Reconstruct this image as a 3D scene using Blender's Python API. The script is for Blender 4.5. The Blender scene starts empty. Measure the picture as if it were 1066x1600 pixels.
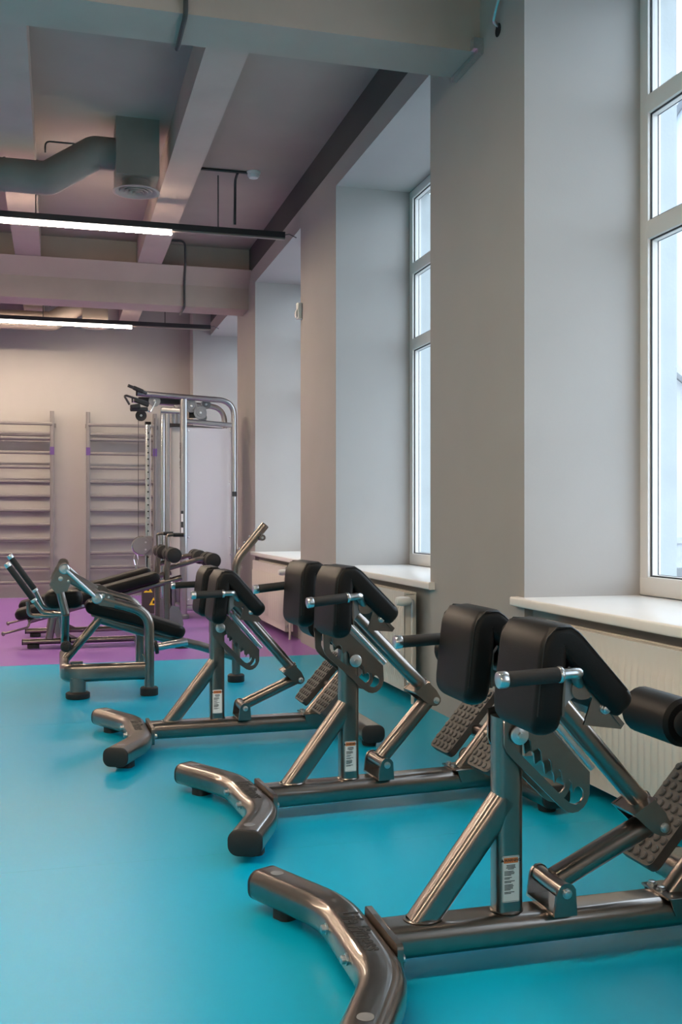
import bpy, bmesh, math, random
from mathutils import Vector, Matrix
R = math.radians
random.seed(7)
sc = bpy.context.scene
COL = sc.collection

# ------------------------------------------------------------------ camera
PSI = math.atan(444 / 1600)
cam = bpy.data.cameras.new('camera')
cam.sensor_fit = 'HORIZONTAL'; cam.sensor_width = 36.0
cam.lens = 1600 / 1066 * 36.0
cam.shift_y = 9 / 1066
cam.clip_start = 0.05; cam.clip_end = 300
camo = bpy.data.objects.new('camera', cam)
COL.objects.link(camo)
camo.location = (0, 0, 1.03)
camo.rotation_euler = (R(90), 0, -PSI)
sc.camera = camo

# ------------------------------------------------------------------ world, exposure
SKY = (0.74, 0.87, 1.0); SKY_S = 5.4
w = bpy.data.worlds.new('overcast'); sc.world = w; w.use_nodes = True
bg = w.node_tree.nodes['Background']
bg.inputs['Color'].default_value = (*SKY, 1); bg.inputs['Strength'].default_value = SKY_S
vs = sc.view_settings
vs.view_transform = 'Standard'; vs.look = 'None'; vs.gamma = 1.0; vs.use_curve_mapping = False
vs.exposure = -0.08
LED_S = 185.0; LED_C = (1.0, 0.79, 0.58)

# ------------------------------------------------------------------ materials
def mat(name, col, rough=0.5, metal=0.0, noise=0.0, nscale=8.0, bump=0.0, bscale=200.0, coat=0.0, spec=0.5, rnoise=0.0, crough=.08):
    m = bpy.data.materials.new(name); m.use_nodes = True
    nt = m.node_tree; b = nt.nodes['Principled BSDF']
    b.inputs['Roughness'].default_value = rough; b.inputs['Metallic'].default_value = metal
    b.inputs['Specular IOR Level'].default_value = spec
    b.inputs['Coat Weight'].default_value = coat; b.inputs['Coat Roughness'].default_value = crough
    tc = nt.nodes.new('ShaderNodeTexCoord')
    n = nt.nodes.new('ShaderNodeTexNoise'); n.inputs['Scale'].default_value = nscale; n.inputs['Detail'].default_value = 4
    nt.links.new(tc.outputs['Object'], n.inputs['Vector'])
    r = nt.nodes.new('ShaderNodeMapRange')
    r.inputs['From Min'].default_value = .3; r.inputs['From Max'].default_value = .7
    r.inputs['To Min'].default_value = 1 - noise; r.inputs['To Max'].default_value = 1 + noise
    nt.links.new(n.outputs['Fac'], r.inputs['Value'])
    mx = nt.nodes.new('ShaderNodeMix'); mx.data_type = 'RGBA'; mx.blend_type = 'MULTIPLY'
    mx.inputs['Factor'].default_value = 1; mx.inputs['A'].default_value = (*col, 1)
    nt.links.new(r.outputs['Result'], mx.inputs['B'])
    nt.links.new(mx.outputs['Result'], b.inputs['Base Color'])
    if rnoise:
        r2 = nt.nodes.new('ShaderNodeMapRange')
        r2.inputs['To Min'].default_value = max(0, rough - rnoise); r2.inputs['To Max'].default_value = rough + rnoise
        nt.links.new(n.outputs['Fac'], r2.inputs['Value']); nt.links.new(r2.outputs['Result'], b.inputs['Roughness'])
    if bump:
        n2 = nt.nodes.new('ShaderNodeTexNoise'); n2.inputs['Scale'].default_value = bscale; n2.inputs['Detail'].default_value = 3
        nt.links.new(tc.outputs['Object'], n2.inputs['Vector'])
        bp = nt.nodes.new('ShaderNodeBump'); bp.inputs['Strength'].default_value = bump; bp.inputs['Distance'].default_value = .002
        nt.links.new(n2.outputs['Fac'], bp.inputs['Height']); nt.links.new(bp.outputs['Normal'], b.inputs['Normal'])
    return m

def emis(name, col, s):
    m = bpy.data.materials.new(name); m.use_nodes = True
    b = m.node_tree.nodes['Principled BSDF']
    b.inputs['Base Color'].default_value = (.9, .9, .9, 1)
    b.inputs['Emission Color'].default_value = (*col, 1); b.inputs['Emission Strength'].default_value = s
    return m

def glassy(name, tint, gl=1.0, rough=.02, haze=0.0, hazecol=(.8, .82, .85)):
    """thin sheet: transparent with a fresnel reflection, plus an optional milky diffuse share"""
    m = bpy.data.materials.new(name); m.use_nodes = True
    nt = m.node_tree; nt.nodes.clear()
    o = nt.nodes.new('ShaderNodeOutputMaterial')
    t = nt.nodes.new('ShaderNodeBsdfTransparent'); t.inputs['Color'].default_value = (*tint, 1)
    base = t.outputs[0]
    if haze:
        d = nt.nodes.new('ShaderNodeBsdfDiffuse'); d.inputs['Color'].default_value = (*hazecol, 1)
        tr = nt.nodes.new('ShaderNodeBsdfTranslucent'); tr.inputs['Color'].default_value = (*hazecol, 1)
        a = nt.nodes.new('ShaderNodeMixShader'); a.inputs[0].default_value = .4
        nt.links.new(d.outputs[0], a.inputs[1]); nt.links.new(tr.outputs[0], a.inputs[2])
        mm = nt.nodes.new('ShaderNodeMixShader'); mm.inputs[0].default_value = haze
        nt.links.new(base, mm.inputs[1]); nt.links.new(a.outputs[0], mm.inputs[2]); base = mm.outputs[0]
    g = nt.nodes.new('ShaderNodeBsdfGlossy'); g.inputs['Roughness'].default_value = rough
    lw = nt.nodes.new('ShaderNodeLayerWeight'); lw.inputs['Blend'].default_value = .5
    pw = nt.nodes.new('ShaderNodeMath'); pw.operation = 'POWER'; pw.inputs[1].default_value = 5
    nt.links.new(lw.outputs['Facing'], pw.inputs[0])
    mul = nt.nodes.new('ShaderNodeMath'); mul.operation = 'MULTIPLY_ADD'; mul.inputs[1].default_value = gl * .96; mul.inputs[2].default_value = gl * .04
    nt.links.new(pw.outputs[0], mul.inputs[0])
    mx = nt.nodes.new('ShaderNodeMixShader')
    nt.links.new(mul.outputs[0], mx.inputs[0]); nt.links.new(base, mx.inputs[1]); nt.links.new(g.outputs[0], mx.inputs[2])
    nt.links.new(mx.outputs[0], o.inputs[0])
    return m

M = dict(
    teal=mat('teal_vinyl', (0.0, 0.375, 0.595), .31, noise=.03, nscale=1.5, bump=.08, bscale=400, spec=.34, rnoise=.03),
    purple=mat('purple_vinyl', (0.30, 0.13, 0.45), .31, noise=.03, nscale=1.5, bump=.08, bscale=400, spec=.34, rnoise=.03),
    seam=mat('vinyl_weld', (0.02, 0.36, 0.46), .35),
    slab=mat('screed', (.3, .3, .3), .9),
    wall=mat('wall_paint', (.37, .355, .342), .75, noise=.025, nscale=2.5, bump=.12, bscale=90),
    ceil=mat('ceiling_paint', (.36, .30, .265), .85, noise=.05, nscale=2.0, bump=.2, bscale=60),
    beam=mat('beam_paint', (.45, .365, .32), .85, noise=.05, nscale=3.0, bump=.2, bscale=60),
    duct=mat('duct_paint', (.26, .215, .19), .7, noise=.04),
    dark_band=mat('dark_grey_band', (.075, .072, .07), .85, noise=.05, nscale=2.0, bump=.2, bscale=60),
    ext=mat('outer_render', (.42, .45, .46), .9, noise=.05, nscale=6, bump=.4, bscale=60),
    frame=mat('window_pvc', (.72, .70, .68), .4, noise=.01),
    sill=mat('sill_laminate', (.82, .80, .77), .22, noise=.01),
    gasket=mat('gasket_rubber', (.03, .03, .035), .6),
    glass=glassy('window_glass', (.97, .985, .99), .9),
    radi=mat('radiator_enamel', (.66, .62, .57), .4, noise=.015, nscale=3),
    white=mat('white_plastic', (.75, .75, .73), .4, noise=.01),
    blackp=mat('black_paint', (.03, .03, .033), .5, noise=.05),
    conduit=mat('dark_conduit', (.05, .05, .05), .6, noise=.05),
    led=emis('led_diffuser', LED_C, LED_S), ledside=emis('led_opal_edge', (1.0, .93, .86), 4.0),
    bronze=mat('bronze_lacquer', (.235, .202, .180), .29, metal=1.0, noise=.04, nscale=30, coat=.8, bump=.006, bscale=900, crough=.04),
    silver=mat('silver_lacquer', (.50, .50, .52), .3, metal=1.0, noise=.03, nscale=20, coat=.3),
    chrome=mat('chrome', (.78, .78, .80), .09, metal=1.0, noise=.02),
    steel=mat('zinc_steel', (.62, .63, .64), .3, metal=1.0, noise=.06, nscale=80),
    alu=mat('brushed_aluminium', (.75, .75, .76), .28, metal=1.0, noise=.04, nscale=60),
    vinyl=mat('black_upholstery', (.007, .0065, .0062), .40, noise=.1, nscale=25, bump=.25, bscale=600, spec=.22),
    piping=mat('piping_cord', (.006, .006, .006), .5),
    rubber=mat('black_rubber', (.014, .0135, .0135), .6, noise=.1, nscale=40),
    foam=mat('grip_foam', (.017, .0165, .0165), .7, noise=.08, nscale=60, bump=.2, bscale=500),
    tread=mat('tread_rubber', (.075, .068, .064), .5, noise=.1, nscale=40),
    greyp=mat('grey_plastic', (.20, .205, .215), .45, noise=.04),
    plate=mat('grey_plate', (.30, .30, .31), .4, metal=.7, noise=.04),
    acry=glassy('frosted_acrylic', (.90, .91, .94), .8, .12, .55, (.88, .89, .93)),
    dark=mat('dark_void', (.01, .01, .01), .8),
    paper=mat('label_paper', (.78, .78, .76), .5, noise=.02),
    ink=mat('label_ink', (.015, .015, .015), .6),
    orange=mat('label_orange', (.75, .22, .06), .5),
    yellow=mat('label_yellow', (.85, .60, .03), .5),
    wood=mat('wall_bar_paint', (.19, .178, .178), .45, noise=.04, nscale=12),
    clampp=mat('purple_clip', (.10, .05, .20), .5),
    stack=mat('weight_stack', (.05, .04, .045), .5, noise=.05),
    facade=mat('pale_facade', (.40, .405, .415), .9, noise=.08, nscale=1.0, bump=.3, bscale=8),
    facade2=mat('blue_facade', (.32, .36, .41), .9, noise=.05, nscale=1.0),
    roof=mat('grey_roof', (.35, .36, .38), .8, noise=.08),
    asphalt=mat('pale_paving', (.48, .48, .48), .9, noise=.08, nscale=2),
    car=mat('blue_grey_car_paint', (.20, .25, .32), .25, noise=.02, coat=.8),
    carglass=mat('car_glass', (.03, .04, .05), .08, spec=.8),
    fence=mat('fence_paint', (.34, .355, .38), .7, noise=.05),
)

# ------------------------------------------------------------------ mesh helpers
class MB:
    def __init__(s): s.v = []; s.f = []
    def add(s, vs_, fs):
        o = len(s.v); s.v += [tuple(p) for p in vs_]; s.f += [tuple(i + o for i in f) for f in fs]; return s
    def box(s, c, d):
        x, y, z = c; a, b, e = d[0] / 2, d[1] / 2, d[2] / 2
        V = [(x + i * a, y + j * b, z + k * e) for k in (-1, 1) for j in (-1, 1) for i in (-1, 1)]
        return s.add(V, [(0, 2, 3, 1), (4, 5, 7, 6), (0, 1, 5, 4), (2, 6, 7, 3), (0, 4, 6, 2), (1, 3, 7, 5)])
    def b2(s, x0, x1, y0, y1, z0, z1): return s.box(((x0 + x1) / 2, (y0 + y1) / 2, (z0 + z1) / 2), (x1 - x0, y1 - y0, z1 - z0))
    def sweep(s, path, prof, up=(0, 0, 1), caps=True, scale=None, closed=False):
        P = [Vector(p) for p in path]; n = len(P); m = len(prof); up = Vector(up); V = []; last = None
        for i in range(n):
            if closed: t = (P[(i + 1) % n] - P[i - 1])
            elif i == 0: t = P[1] - P[0]
            elif i == n - 1: t = P[-1] - P[-2]
            else: t = (P[i + 1] - P[i]).normalized() + (P[i] - P[i - 1]).normalized()
            t.normalize(); sd = t.cross(up)
            if sd.length < 1e-4: sd = last or t.orthogonal()
            sd = sd.normalized(); last = sd; nr = sd.cross(t)
            sx, sy = (1, 1) if scale is None else scale[i]
            V += [P[i] + sd * (a * sx) + nr * (b * sy) for a, b in prof]
        F = []
        for i in range(n if closed else n - 1):
            j = (i + 1) % n
            for k in range(m):
                l = (k + 1) % m; F.append((i * m + k, i * m + l, j * m + l, j * m + k))
        if caps and not closed:
            F.append(tuple(range(m))[::-1]); F.append(tuple((n - 1) * m + k for k in range(m)))
        return s.add(V, F)
    def tube(s, path, r, n=12, up=(0, 0, 1), caps=True):
        return s.sweep(path, [(r * math.cos(2 * math.pi * k / n), r * math.sin(2 * math.pi * k / n)) for k in range(n)], up, caps)
    def cyl(s, p0, p1, r, n=20, ch=0.0, r1=None):
        p0 = Vector(p0); p1 = Vector(p1); t = (p1 - p0); L = t.length; t.normalize(); r1 = r if r1 is None else r1
        ch = min(ch, L * .45)
        st = [(0, r)] + [(L, r1)] if not ch else [(0, r - ch), (ch * .3, r - ch * .3), (ch, r), (L - ch, r1), (L - ch * .3, r1 - ch * .3), (L, r1 - ch)]
        a = t.orthogonal().normalized(); b = t.cross(a); V = []
        for d, rr in st:
            V += [p0 + t * d + (a * math.cos(2 * math.pi * k / n) + b * math.sin(2 * math.pi * k / n)) * rr for k in range(n)]
        F = []
        for i in range(len(st) - 1):
            for k in range(n):
                l = (k + 1) % n; F.append((i * n + k, i * n + l, (i + 1) * n + l, (i + 1) * n + k))
        F.append(tuple(range(n))[::-1]); F.append(tuple((len(st) - 1) * n + k for k in range(n)))
        return s.add(V, F)
    def lathe(s, c, axis, prof, n=24):
        c = Vector(c); t = Vector(axis).normalized(); a = t.orthogonal().normalized(); b = t.cross(a); V = []
        for r, h in prof:
            V += [c + t * h + (a * math.cos(2 * math.pi * k / n) + b * math.sin(2 * math.pi * k / n)) * max(r, 1e-4) for k in range(n)]
        F = []
        for i in range(len(prof) - 1):
            for k in range(n):
                l = (k + 1) % n; F.append((i * n + k, i * n + l, (i + 1) * n + l, (i + 1) * n + k))
        F.append(tuple(range(n))[::-1]); F.append(tuple((len(prof) - 1) * n + k for k in range(n)))
        return s.add(V, F)
    def prism(s, poly, off, f=lambda a, b, h: (a, h, b)):
        """polygon in (a,b) between h=off[0] and h=off[1]"""
        n = len(poly); V = [f(a, b, off[0]) for a, b in poly] + [f(a, b, off[1]) for a, b in poly]
        F = [tuple(range(n)), tuple(range(2 * n - 1, n - 1, -1))]
        for k in range(n):
            l = (k + 1) % n; F.append((k, k + n, l + n, l))
        return s.add(V, F)
    def mesh(s, name, smooth=True, ang=38):
        me = bpy.data.meshes.new(name); me.from_pydata(s.v, [], s.f)
        bm = bmesh.new(); bm.from_mesh(me); bmesh.ops.recalc_face_normals(bm, faces=bm.faces); bm.to_mesh(me); bm.free()
        if smooth:
            for p in me.polygons: p.use_smooth = True
            me.set_sharp_from_angle(angle=R(ang))
        return me

def rrect(w, h, r, n=5):
    out = []
    for cx, cy, a0 in ((w / 2 - r, h / 2 - r, 0), (-w / 2 + r, h / 2 - r, 90), (-w / 2 + r, -h / 2 + r, 180), (w / 2 - r, -h / 2 + r, 270)):
        for k in range(n + 1):
            a = R(a0 + 90 * k / n); out.append((cx + r * math.cos(a), cy + r * math.sin(a)))
    return out

def fillet(pts, r, n=7):
    P = [Vector(p) for p in pts]; out = [P[0]]
    for i in range(1, len(P) - 1):
        a = (P[i - 1] - P[i]); b = (P[i + 1] - P[i]); la, lb = a.length, b.length; a.normalize(); b.normalize()
        ang = a.angle(b); d = min(r / math.tan(ang / 2), la * .48, lb * .48)
        p0 = P[i] + a * d; p1 = P[i] + b * d
        for k in range(n + 1):
            t = k / n; out.append(p0 * (1 - t) ** 2 + P[i] * 2 * t * (1 - t) + p1 * t * t)
    out.append(P[-1]); return out

def link(o, parent=None):
    COL.objects.link(o)
    if parent is not None: o.parent = parent
    return o
def obj(name, mb, m, parent=None, smooth=True, ang=38, mtx=None):
    me = mb if isinstance(mb, bpy.types.Mesh) else mb.mesh(name, smooth, ang)
    if not me.materials: me.materials.append(M[m])
    o = bpy.data.objects.new(name, me); link(o, parent)
    if mtx is not None: o.matrix_local = mtx
    return o
def inst(name, me, parent, loc=(0, 0, 0), rot=(0, 0, 0)):
    o = bpy.data.objects.new(name, me); link(o, parent); o.location = loc; o.rotation_euler = rot; return o
def tag(o, label=None, cat=None, group=None, kind=None):
    if label: o['label'] = label
    if cat: o['category'] = cat
    if group: o['group'] = group
    if kind: o['kind'] = kind
    return o
def thing(name, loc=(0, 0, 0), rz=0, **k):
    o = bpy.data.objects.new(name, None); link(o); o.empty_display_size = .1
    o.location = loc; o.rotation_euler = (0, 0, rz); return tag(o, **k)
def copy_tree(o, parent=None):
    c = o.copy(); link(c, parent)
    for ch in list(o.children): copy_tree(ch, c)
    return c
def curve_mesh(cu, name):
    o = bpy.data.objects.new('tmp_' + name, cu); COL.objects.link(o)
    dg = bpy.context.evaluated_depsgraph_get(); dg.update()
    me = bpy.data.meshes.new_from_object(o.evaluated_get(dg)); me.name = name; me.materials.clear()
    bpy.data.objects.remove(o); bpy.data.curves.remove(cu); return me
def text_mesh(s, size, shear=0.0, ext=.0004, bold=0.0, sx=1.0, name='lettering', align='CENTER'):
    cu = bpy.data.curves.new(name, 'FONT'); cu.body = s; cu.size = size; cu.shear = shear; cu.extrude = ext; cu.offset = bold
    cu.align_x = align; cu.align_y = 'CENTER'; cu.resolution_u = 3
    me = curve_mesh(cu, name)
    if sx != 1.0: me.transform(Matrix.Diagonal((sx, 1, 1, 1)))
    return me
def plate_mesh(loops, th, name):
    cu = bpy.data.curves.new(name, 'CURVE'); cu.dimensions = '2D'; cu.fill_mode = 'BOTH'; cu.extrude = th / 2
    for lp in loops:
        sp = cu.splines.new('POLY'); sp.points.add(len(lp) - 1)
        for p, (a, b) in zip(sp.points, lp): p.co = (a, b, 0, 1)
        sp.use_cyclic_u = True
    return curve_mesh(cu, name)
def basis(o, x, y, z):
    """matrix with the given axes"""
    x, y, z = Vector(x), Vector(y), Vector(z)
    return Matrix(((x.x, y.x, z.x, o[0]), (x.y, y.y, z.y, o[1]), (x.z, y.z, z.z, o[2]), (0, 0, 0, 1)))
_bm = MB().lathe((0, 0, 0), (0, 0, 1), [(1.35, 0), (1.35, .32), (1.0, .36), (1.0, .9), (.8, 1.0), (.05, 1.0)], 12).mesh('bolt'); _bm.materials.append(M['steel'])
def bolt(parent, p, ax, r=.008, h=.006, pre=None):
    z = Vector(ax).normalized(); x = z.orthogonal().normalized(); y = z.cross(x)
    o = bpy.data.objects.new('bolt', _bm); link(o, parent)
    m = basis(p, x * r, y * r, z * h); o.matrix_local = m if pre is None else pre @ m
    return o

# ================================================================== the room
WX = 1.946            # inner face of the window wall
WXO = 2.66            # outer face
ZL, ZB, ZC = 3.43, 3.59, 3.85
XL, YF, YB = -6.0, -5.0, 13.8
OPEN = [(-4.15, -2.20), (-1.03, .93), (2.10, 4.05), (5.206, 7.15), (8.263, 10.28), (11.35, 13.45)]

fl = obj('floor', MB().b2(XL, WX + .04, YF, YB, -.12, -.004), 'slab', smooth=False); tag(fl, kind='structure')
edges = [YF, -3.45, -1.26, .93, 3.12, 5.31, 7.47, 9.66, 11.85, YB]
for a, b in zip(edges, edges[1:]):
    obj('vinyl_sheet', MB().b2(XL, WX + .04, a + .0012, b - .0012, -.004, 0), 'purple' if a > 7 else 'teal', fl, smooth=False)
for a in edges[1:-1]:
    obj('weld_seam', MB().b2(XL, WX + .04, a - .0012, a + .0012, -.004, -.0002), 'seam', fl, smooth=False)

ce = obj('ceiling', MB().b2(XL, WXO, YF, YB, ZC, ZC + .15), 'ceil', smooth=False); tag(ce, kind='structure')
for (a, b, z) in ((-1.75, -1.45, 3.25), (4.53, 4.83, 3.25), (10.65, 11.0, 3.22)):
    obj('cross_beam', MB().b2(XL, WX + .02, a, b, z, ZC), 'beam', ce, smooth=False)
    h = MB(); 
    h.add([(XL, a, 3.44), (XL, a - .16, 3.60), (XL, a, 3.60), (WX, a, 3.44), (WX, a - .16, 3.60), (WX, a, 3.60)], [(0, 1, 2), (3, 5, 4), (0, 3, 4, 1), (1, 4, 5, 2), (0, 2, 5, 3)])
    if a > 10: obj('haunch', h, 'beam', ce, smooth=False)
for k in range(-4, 2):
    x = -.275 + 1.18 * k
    for a, b in ((YF, -1.75), (-1.45, 4.53), (4.83, 10.65), (11.0, YB)):
        obj('joist', MB().b2(x - .12, x + .12, a, b, 3.605, ZC), 'beam', ce, smooth=False)

wr = bpy.data.objects.new('wall_right', None); link(wr); tag(wr, kind='structure')
ys = [YF] + [v for o in OPEN for v in o] + [YB]
for a, b in zip(ys[0::2], ys[1::2]):
    if a > 13: continue
    obj('pier', MB().b2(WX, WXO, a, b, 0, ZL), 'wall', wr, smooth=False)
obj('corner_pilaster', MB().b2(1.72, WXO, 13.45, YB, 0, ZC), 'wall', wr, smooth=False)
obj('lintel', MB().b2(WX, WXO, YF, 13.45, ZL, ZB), 'wall', wr, smooth=False)
obj('upper_band', MB().b2(WX + .006, WXO, YF, 13.45, ZB, ZC), 'dark_band', wr, smooth=False)  # top strip of the window wall, coloured much darker than the wall below
for a, b in OPEN:
    obj('parapet', MB().b2(WX + .04, WXO, a, b, 0, .645), 'wall', wr, smooth=False)
tag(obj('wall_back', MB().b2(XL, WXO, YB, YB + .2, 0, ZC), 'wall', smooth=False), kind='structure')
tag(obj('wall_left', MB().b2(XL - .2, XL, YF, YB, 0, ZC), 'wall', smooth=False), kind='structure')
tag(obj('wall_front', MB().b2(XL, WXO, YF - .2, YF, 0, ZC), 'wall', smooth=False), kind='structure')

# ------------------------------------------------------------------ windows
def window(i, a, b):
    g = bpy.data.objects.new('window_%d' % i, None); link(g); tag(g, kind='structure'); g.location = (0, a, 0)
    W = b - a; x0, x1 = 2.51, 2.575; zb, zt = .685, ZL
    sl = MB().sweep([(2.21, -.07 if i else 0, .665), (2.21, W + .07, .665)], rrect(.60, .04, .008, 3)); obj('window_sill', sl, 'sill', g)
    def fr(y0, y1, z0, z1): return MB().sweep([((x0 + x1) / 2, y0, (z0 + z1) / 2), ((x0 + x1) / 2, y1, (z0 + z1) / 2)], rrect(x1 - x0, z1 - z0, .008, 2)) if y1 - y0 > z1 - z0 else MB().sweep([((x0 + x1) / 2, (y0 + y1) / 2, z0), ((x0 + x1) / 2, (y0 + y1) / 2, z1)], rrect(x1 - x0, y1 - y0, .008, 2), up=(0, 1, 0))
    f = MB()
    for q in (fr(0, W, zb, zb + .085), fr(0, W, zt - .06, zt)): f.add(q.v, q.f)
    f.b2(x0 + .001, x1, 0, .062, zb + .06, zt - .04); f.b2(x0 + .001, x1, W - .062, W, zb + .06, zt - .04)
    obj('frame', f, 'frame', g)
    t1, t2 = 2.30, 2.856
    for t in (t1, t2): obj('transom', fr(.05, W - .05, t - .042, t + .042), 'frame', g)
    c = W / 2
    obj('mullion', MB().b2(x0 + .002, x1, c - .045, c + .045, zb + .08, zt - .05), 'frame', g, smooth=False)
    for y0, y1 in ((.062, c - .045), (c + .045, W - .062)):
        for z0, z1 in ((zb + .085, t1 - .042), (t1 + .042, t2 - .042), (t2 + .042, zt - .06)):
            obj('pane', MB().b2(2.545, 2.549, y0, y1, z0, z1), 'glass', g, smooth=False)
            for nm, mm, xa, xb, k in (('gasket', 'gasket', 2.524, 2.530, .006), ('spacer', 'frame', 2.530, 2.556, .007), ('gasket', 'gasket', 2.556, 2.560, .009)):
                q = MB()
                for e in ((y0, y0 + k, z0, z1), (y1 - k, y1, z0, z1), (y0 + k, y1 - k, z0, z0 + k), (y0 + k, y1 - k, z1 - k, z1)):
                    q.b2(xa, xb, *e)
                obj(nm, q, mm, g, smooth=False)
    # outer rebate in pale render
    o = MB(); o.b2(x1, WXO + .03, W - .012, W, .6, zt); o.b2(x1, WXO + .03, 0, .012, .6, zt); o.b2(x1, WXO + .08, 0, W, .58, zb)
    obj('outer_reveal', o, 'ext', g, smooth=False)
    li = bpy.data.lights.new('window_portal', 'AREA'); li.shape = 'RECTANGLE'; li.size = zt - zb; li.size_y = W; li.cycles.is_portal = True
    lo = bpy.data.objects.new('window_portal', li); link(lo, g); lo.location = (WXO + .06, W / 2, (zb + zt) / 2); lo.rotation_euler = (0, R(90), 0)
for i, (a, b) in enumerate(OPEN): window(i + 1, a, b)

# ------------------------------------------------------------------ radiators
def radiator(y0, L, label, valve_near=True):
    g = thing('radiator', (WX, y0, 0), label=label, cat='radiator', group='panel radiators under the windows')
    z0, z1 = .06, .60; xf = -.075
    p = MB(); n = int(L / .040); mrg = (L - n * .040) / 2
    cols = [(0, 0)]
    for k in range(n):
        y = mrg + k * .040
        cols += [(y + .004, 0), (y + .009, 1), (y + .031, 1), (y + .036, 0)]
    cols.append((L, 0))
    rows = [(z0, 0), (z0 + .055, 0), (z0 + .075, 1), (z1 - .085, 1), (z1 - .07, 0), (z1, 0)]
    V = [(xf - .010 * (a * b), y, z) for z, b in rows for y, a in cols]; m = len(cols)
    p.add(V, [(r * m + c, r * m + c + 1, (r + 1) * m + c + 1, (r + 1) * m + c) for r in range(len(rows) - 1) for c in range(m - 1)])
    p.b2(xf + .0005, xf + .004, 0, L, z0, z1)
    obj('front_panel', p, 'radi', g, ang=60)
    for y in (0, L - .012): obj('side_cover', MB().b2(xf - .001, -.005, y, y + .012, z0, z1 - .002), 'radi', g, smooth=False)
    t = MB(); t.b2(xf, xf + .012, 0, L, z1, z1 + .012); t.b2(-.016, -.004, 0, L, z1, z1 + .012)
    for k in range(int(L / .022)): t.b2(xf + .012, -.016, .006 + k * .022, .018 + k * .022, z1 + .002, z1 + .009)
    obj('top_grille', t, 'radi', g, smooth=False)
    for zz in (z1 - .045, z0 + .045):
        obj('end_plug', MB().lathe((xf + .025, 0, zz), (0, -1, 0), [(.017, 0), (.017, .008), (.012, .012), (.012, .018)], 12), 'steel', g)
    v = obj('valve_body', MB().tube(fillet([(xf + .025, -.01, z1 - .03), (xf + .025, -.07, z1 - .03), (xf + .025, -.07, z1 - .12)], .02), .011), 'steel', g)
    v2 = MB().lathe((xf + .015, -.07, z1 - .03), (-1, 0, 0), [(.014, 0), (.024, .012), (.026, .06), (.022, .085), (.012, .09)], 20)
    obj('thermostat_head', v2, 'white', v)
    obj('pipe', MB().tube([(xf + .025, -.07, z1 - .12), (xf + .025, -.07, 0.0)], .009), 'radi', g)
radiator(2.31, 1.52, 'cream ribbed panel radiator behind the bench farthest from the purple floor')
radiator(5.42, 1.52, 'cream ribbed panel radiator under the window behind the bench with raised pads')
radiator(8.52, 1.50, 'cream ribbed panel radiator beside the purple floor under a window')

# ------------------------------------------------------------------ linear lights
def led_line(y, xe, xr, label):
    g = thing('linear_light', (0, y, 3.36), label=label, cat='light', group='suspended linear lights')
    xl = -5.2
    obj('rail', MB().b2(xl, xr, -.026, .026, .012, .060), 'blackp', g, smooth=False)
    obj('rail_cover', MB().b2(xe, xr, -.02, .02, 0, .012), 'duct', g, smooth=False)
    df = obj('diffuser', MB().b2(xl, xe, -.024, .024, -.0245, -.022), 'led', g, smooth=False)
    obj('diffuser_edge', MB().sweep([(xl, 0, -.005), (xe, 0, -.005)], rrect(.05, .034, .010, 3)), 'ledside', df)
    for x in (xl + .3, -2.9, -1.4, -.16, 1.28):
        obj('suspension_rod', MB().cyl((x, 0, .055), (x, 0, ZC - 3.36 if abs((x + .275) % 1.18) > .13 and abs((x + .275) % 1.18 - 1.18) > .13 else .245), .005, 8), 'conduit', g)
    obj('feed_cable', MB().tube(fillet([(xr, 0, .04), (xr + .04, 0, .05), (WX, .02, .03)], .02), .004, 6), 'conduit', g)
led_line(8.4, .90, 1.84, 'long glowing linear light hung between the two heavy beams')
led_line(12.7, .88, 1.84, 'long glowing linear light hung nearest the wall with the wall bars')
led_line(2.27, .88, 1.84, 'long glowing linear light hung over the back-extension benches')
led_line(-3.86, .88, 1.84, 'long glowing linear light hung by the end wall of the gym')

# ------------------------------------------------------------------ ventilation
def vent(y, xb, zb_, label, box_top=ZC):
    g = thing('air_duct', (0, y, 0), label=label, cat='duct', group='ceiling air ducts')
    zc = 3.42
    p = fillet([(-5.5, 0, zc), (-.06, 0, zc), (.26, 0, 3.63), (xb, 0, 3.63)], .06)
    obj('round_duct', MB().tube(p, .115, 24), 'duct', g)
    for x in (-.36, -.14): obj('clamp_ring', MB().cyl((x, 0, zc), (x + .015, 0, zc), .119, 24), 'duct', g)
    obj('plenum_box', MB().b2(xb, xb + .30, -.16, .16, zb_ + .05, box_top), 'duct', g, smooth=False)
    obj('collar', MB().cyl((xb + .15, 0, zb_ - .01), (xb + .15, 0, zb_ + .06), .10, 24), 'duct', g)
    d = MB(); c = (xb + .15, 0, zb_)
    d.lathe(c, (0, 0, -1), [(.105, 0), (.165, .02), (.17, .028), (.15, .03), (.135, .02), (.11, .004)], 32)
    for r in (.115, .085, .055, .028): d.lathe(c, (0, 0, -1), [(r * .62, .0), (r, .02 + (.115 - r) * .12), (r * .97, .026 + (.115 - r) * .12), (r * .6, .004)], 28)
    obj('diffuser', d, 'beam', g)
    obj('hanger', MB().tube(fillet([(-.08, 0, 3.6), (-.08, 0, 3.68), (.14, 0, 3.68), (.16, 0, 3.62)], .05), .006, 6), 'conduit', g)
vent(7.5, .40, 3.40, 'grey round air duct with box and round diffuser beyond the first heavy beam')
vent(12.95, .30, 3.40, 'grey round air duct with box and diffuser near the wall with the wall bars')

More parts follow.
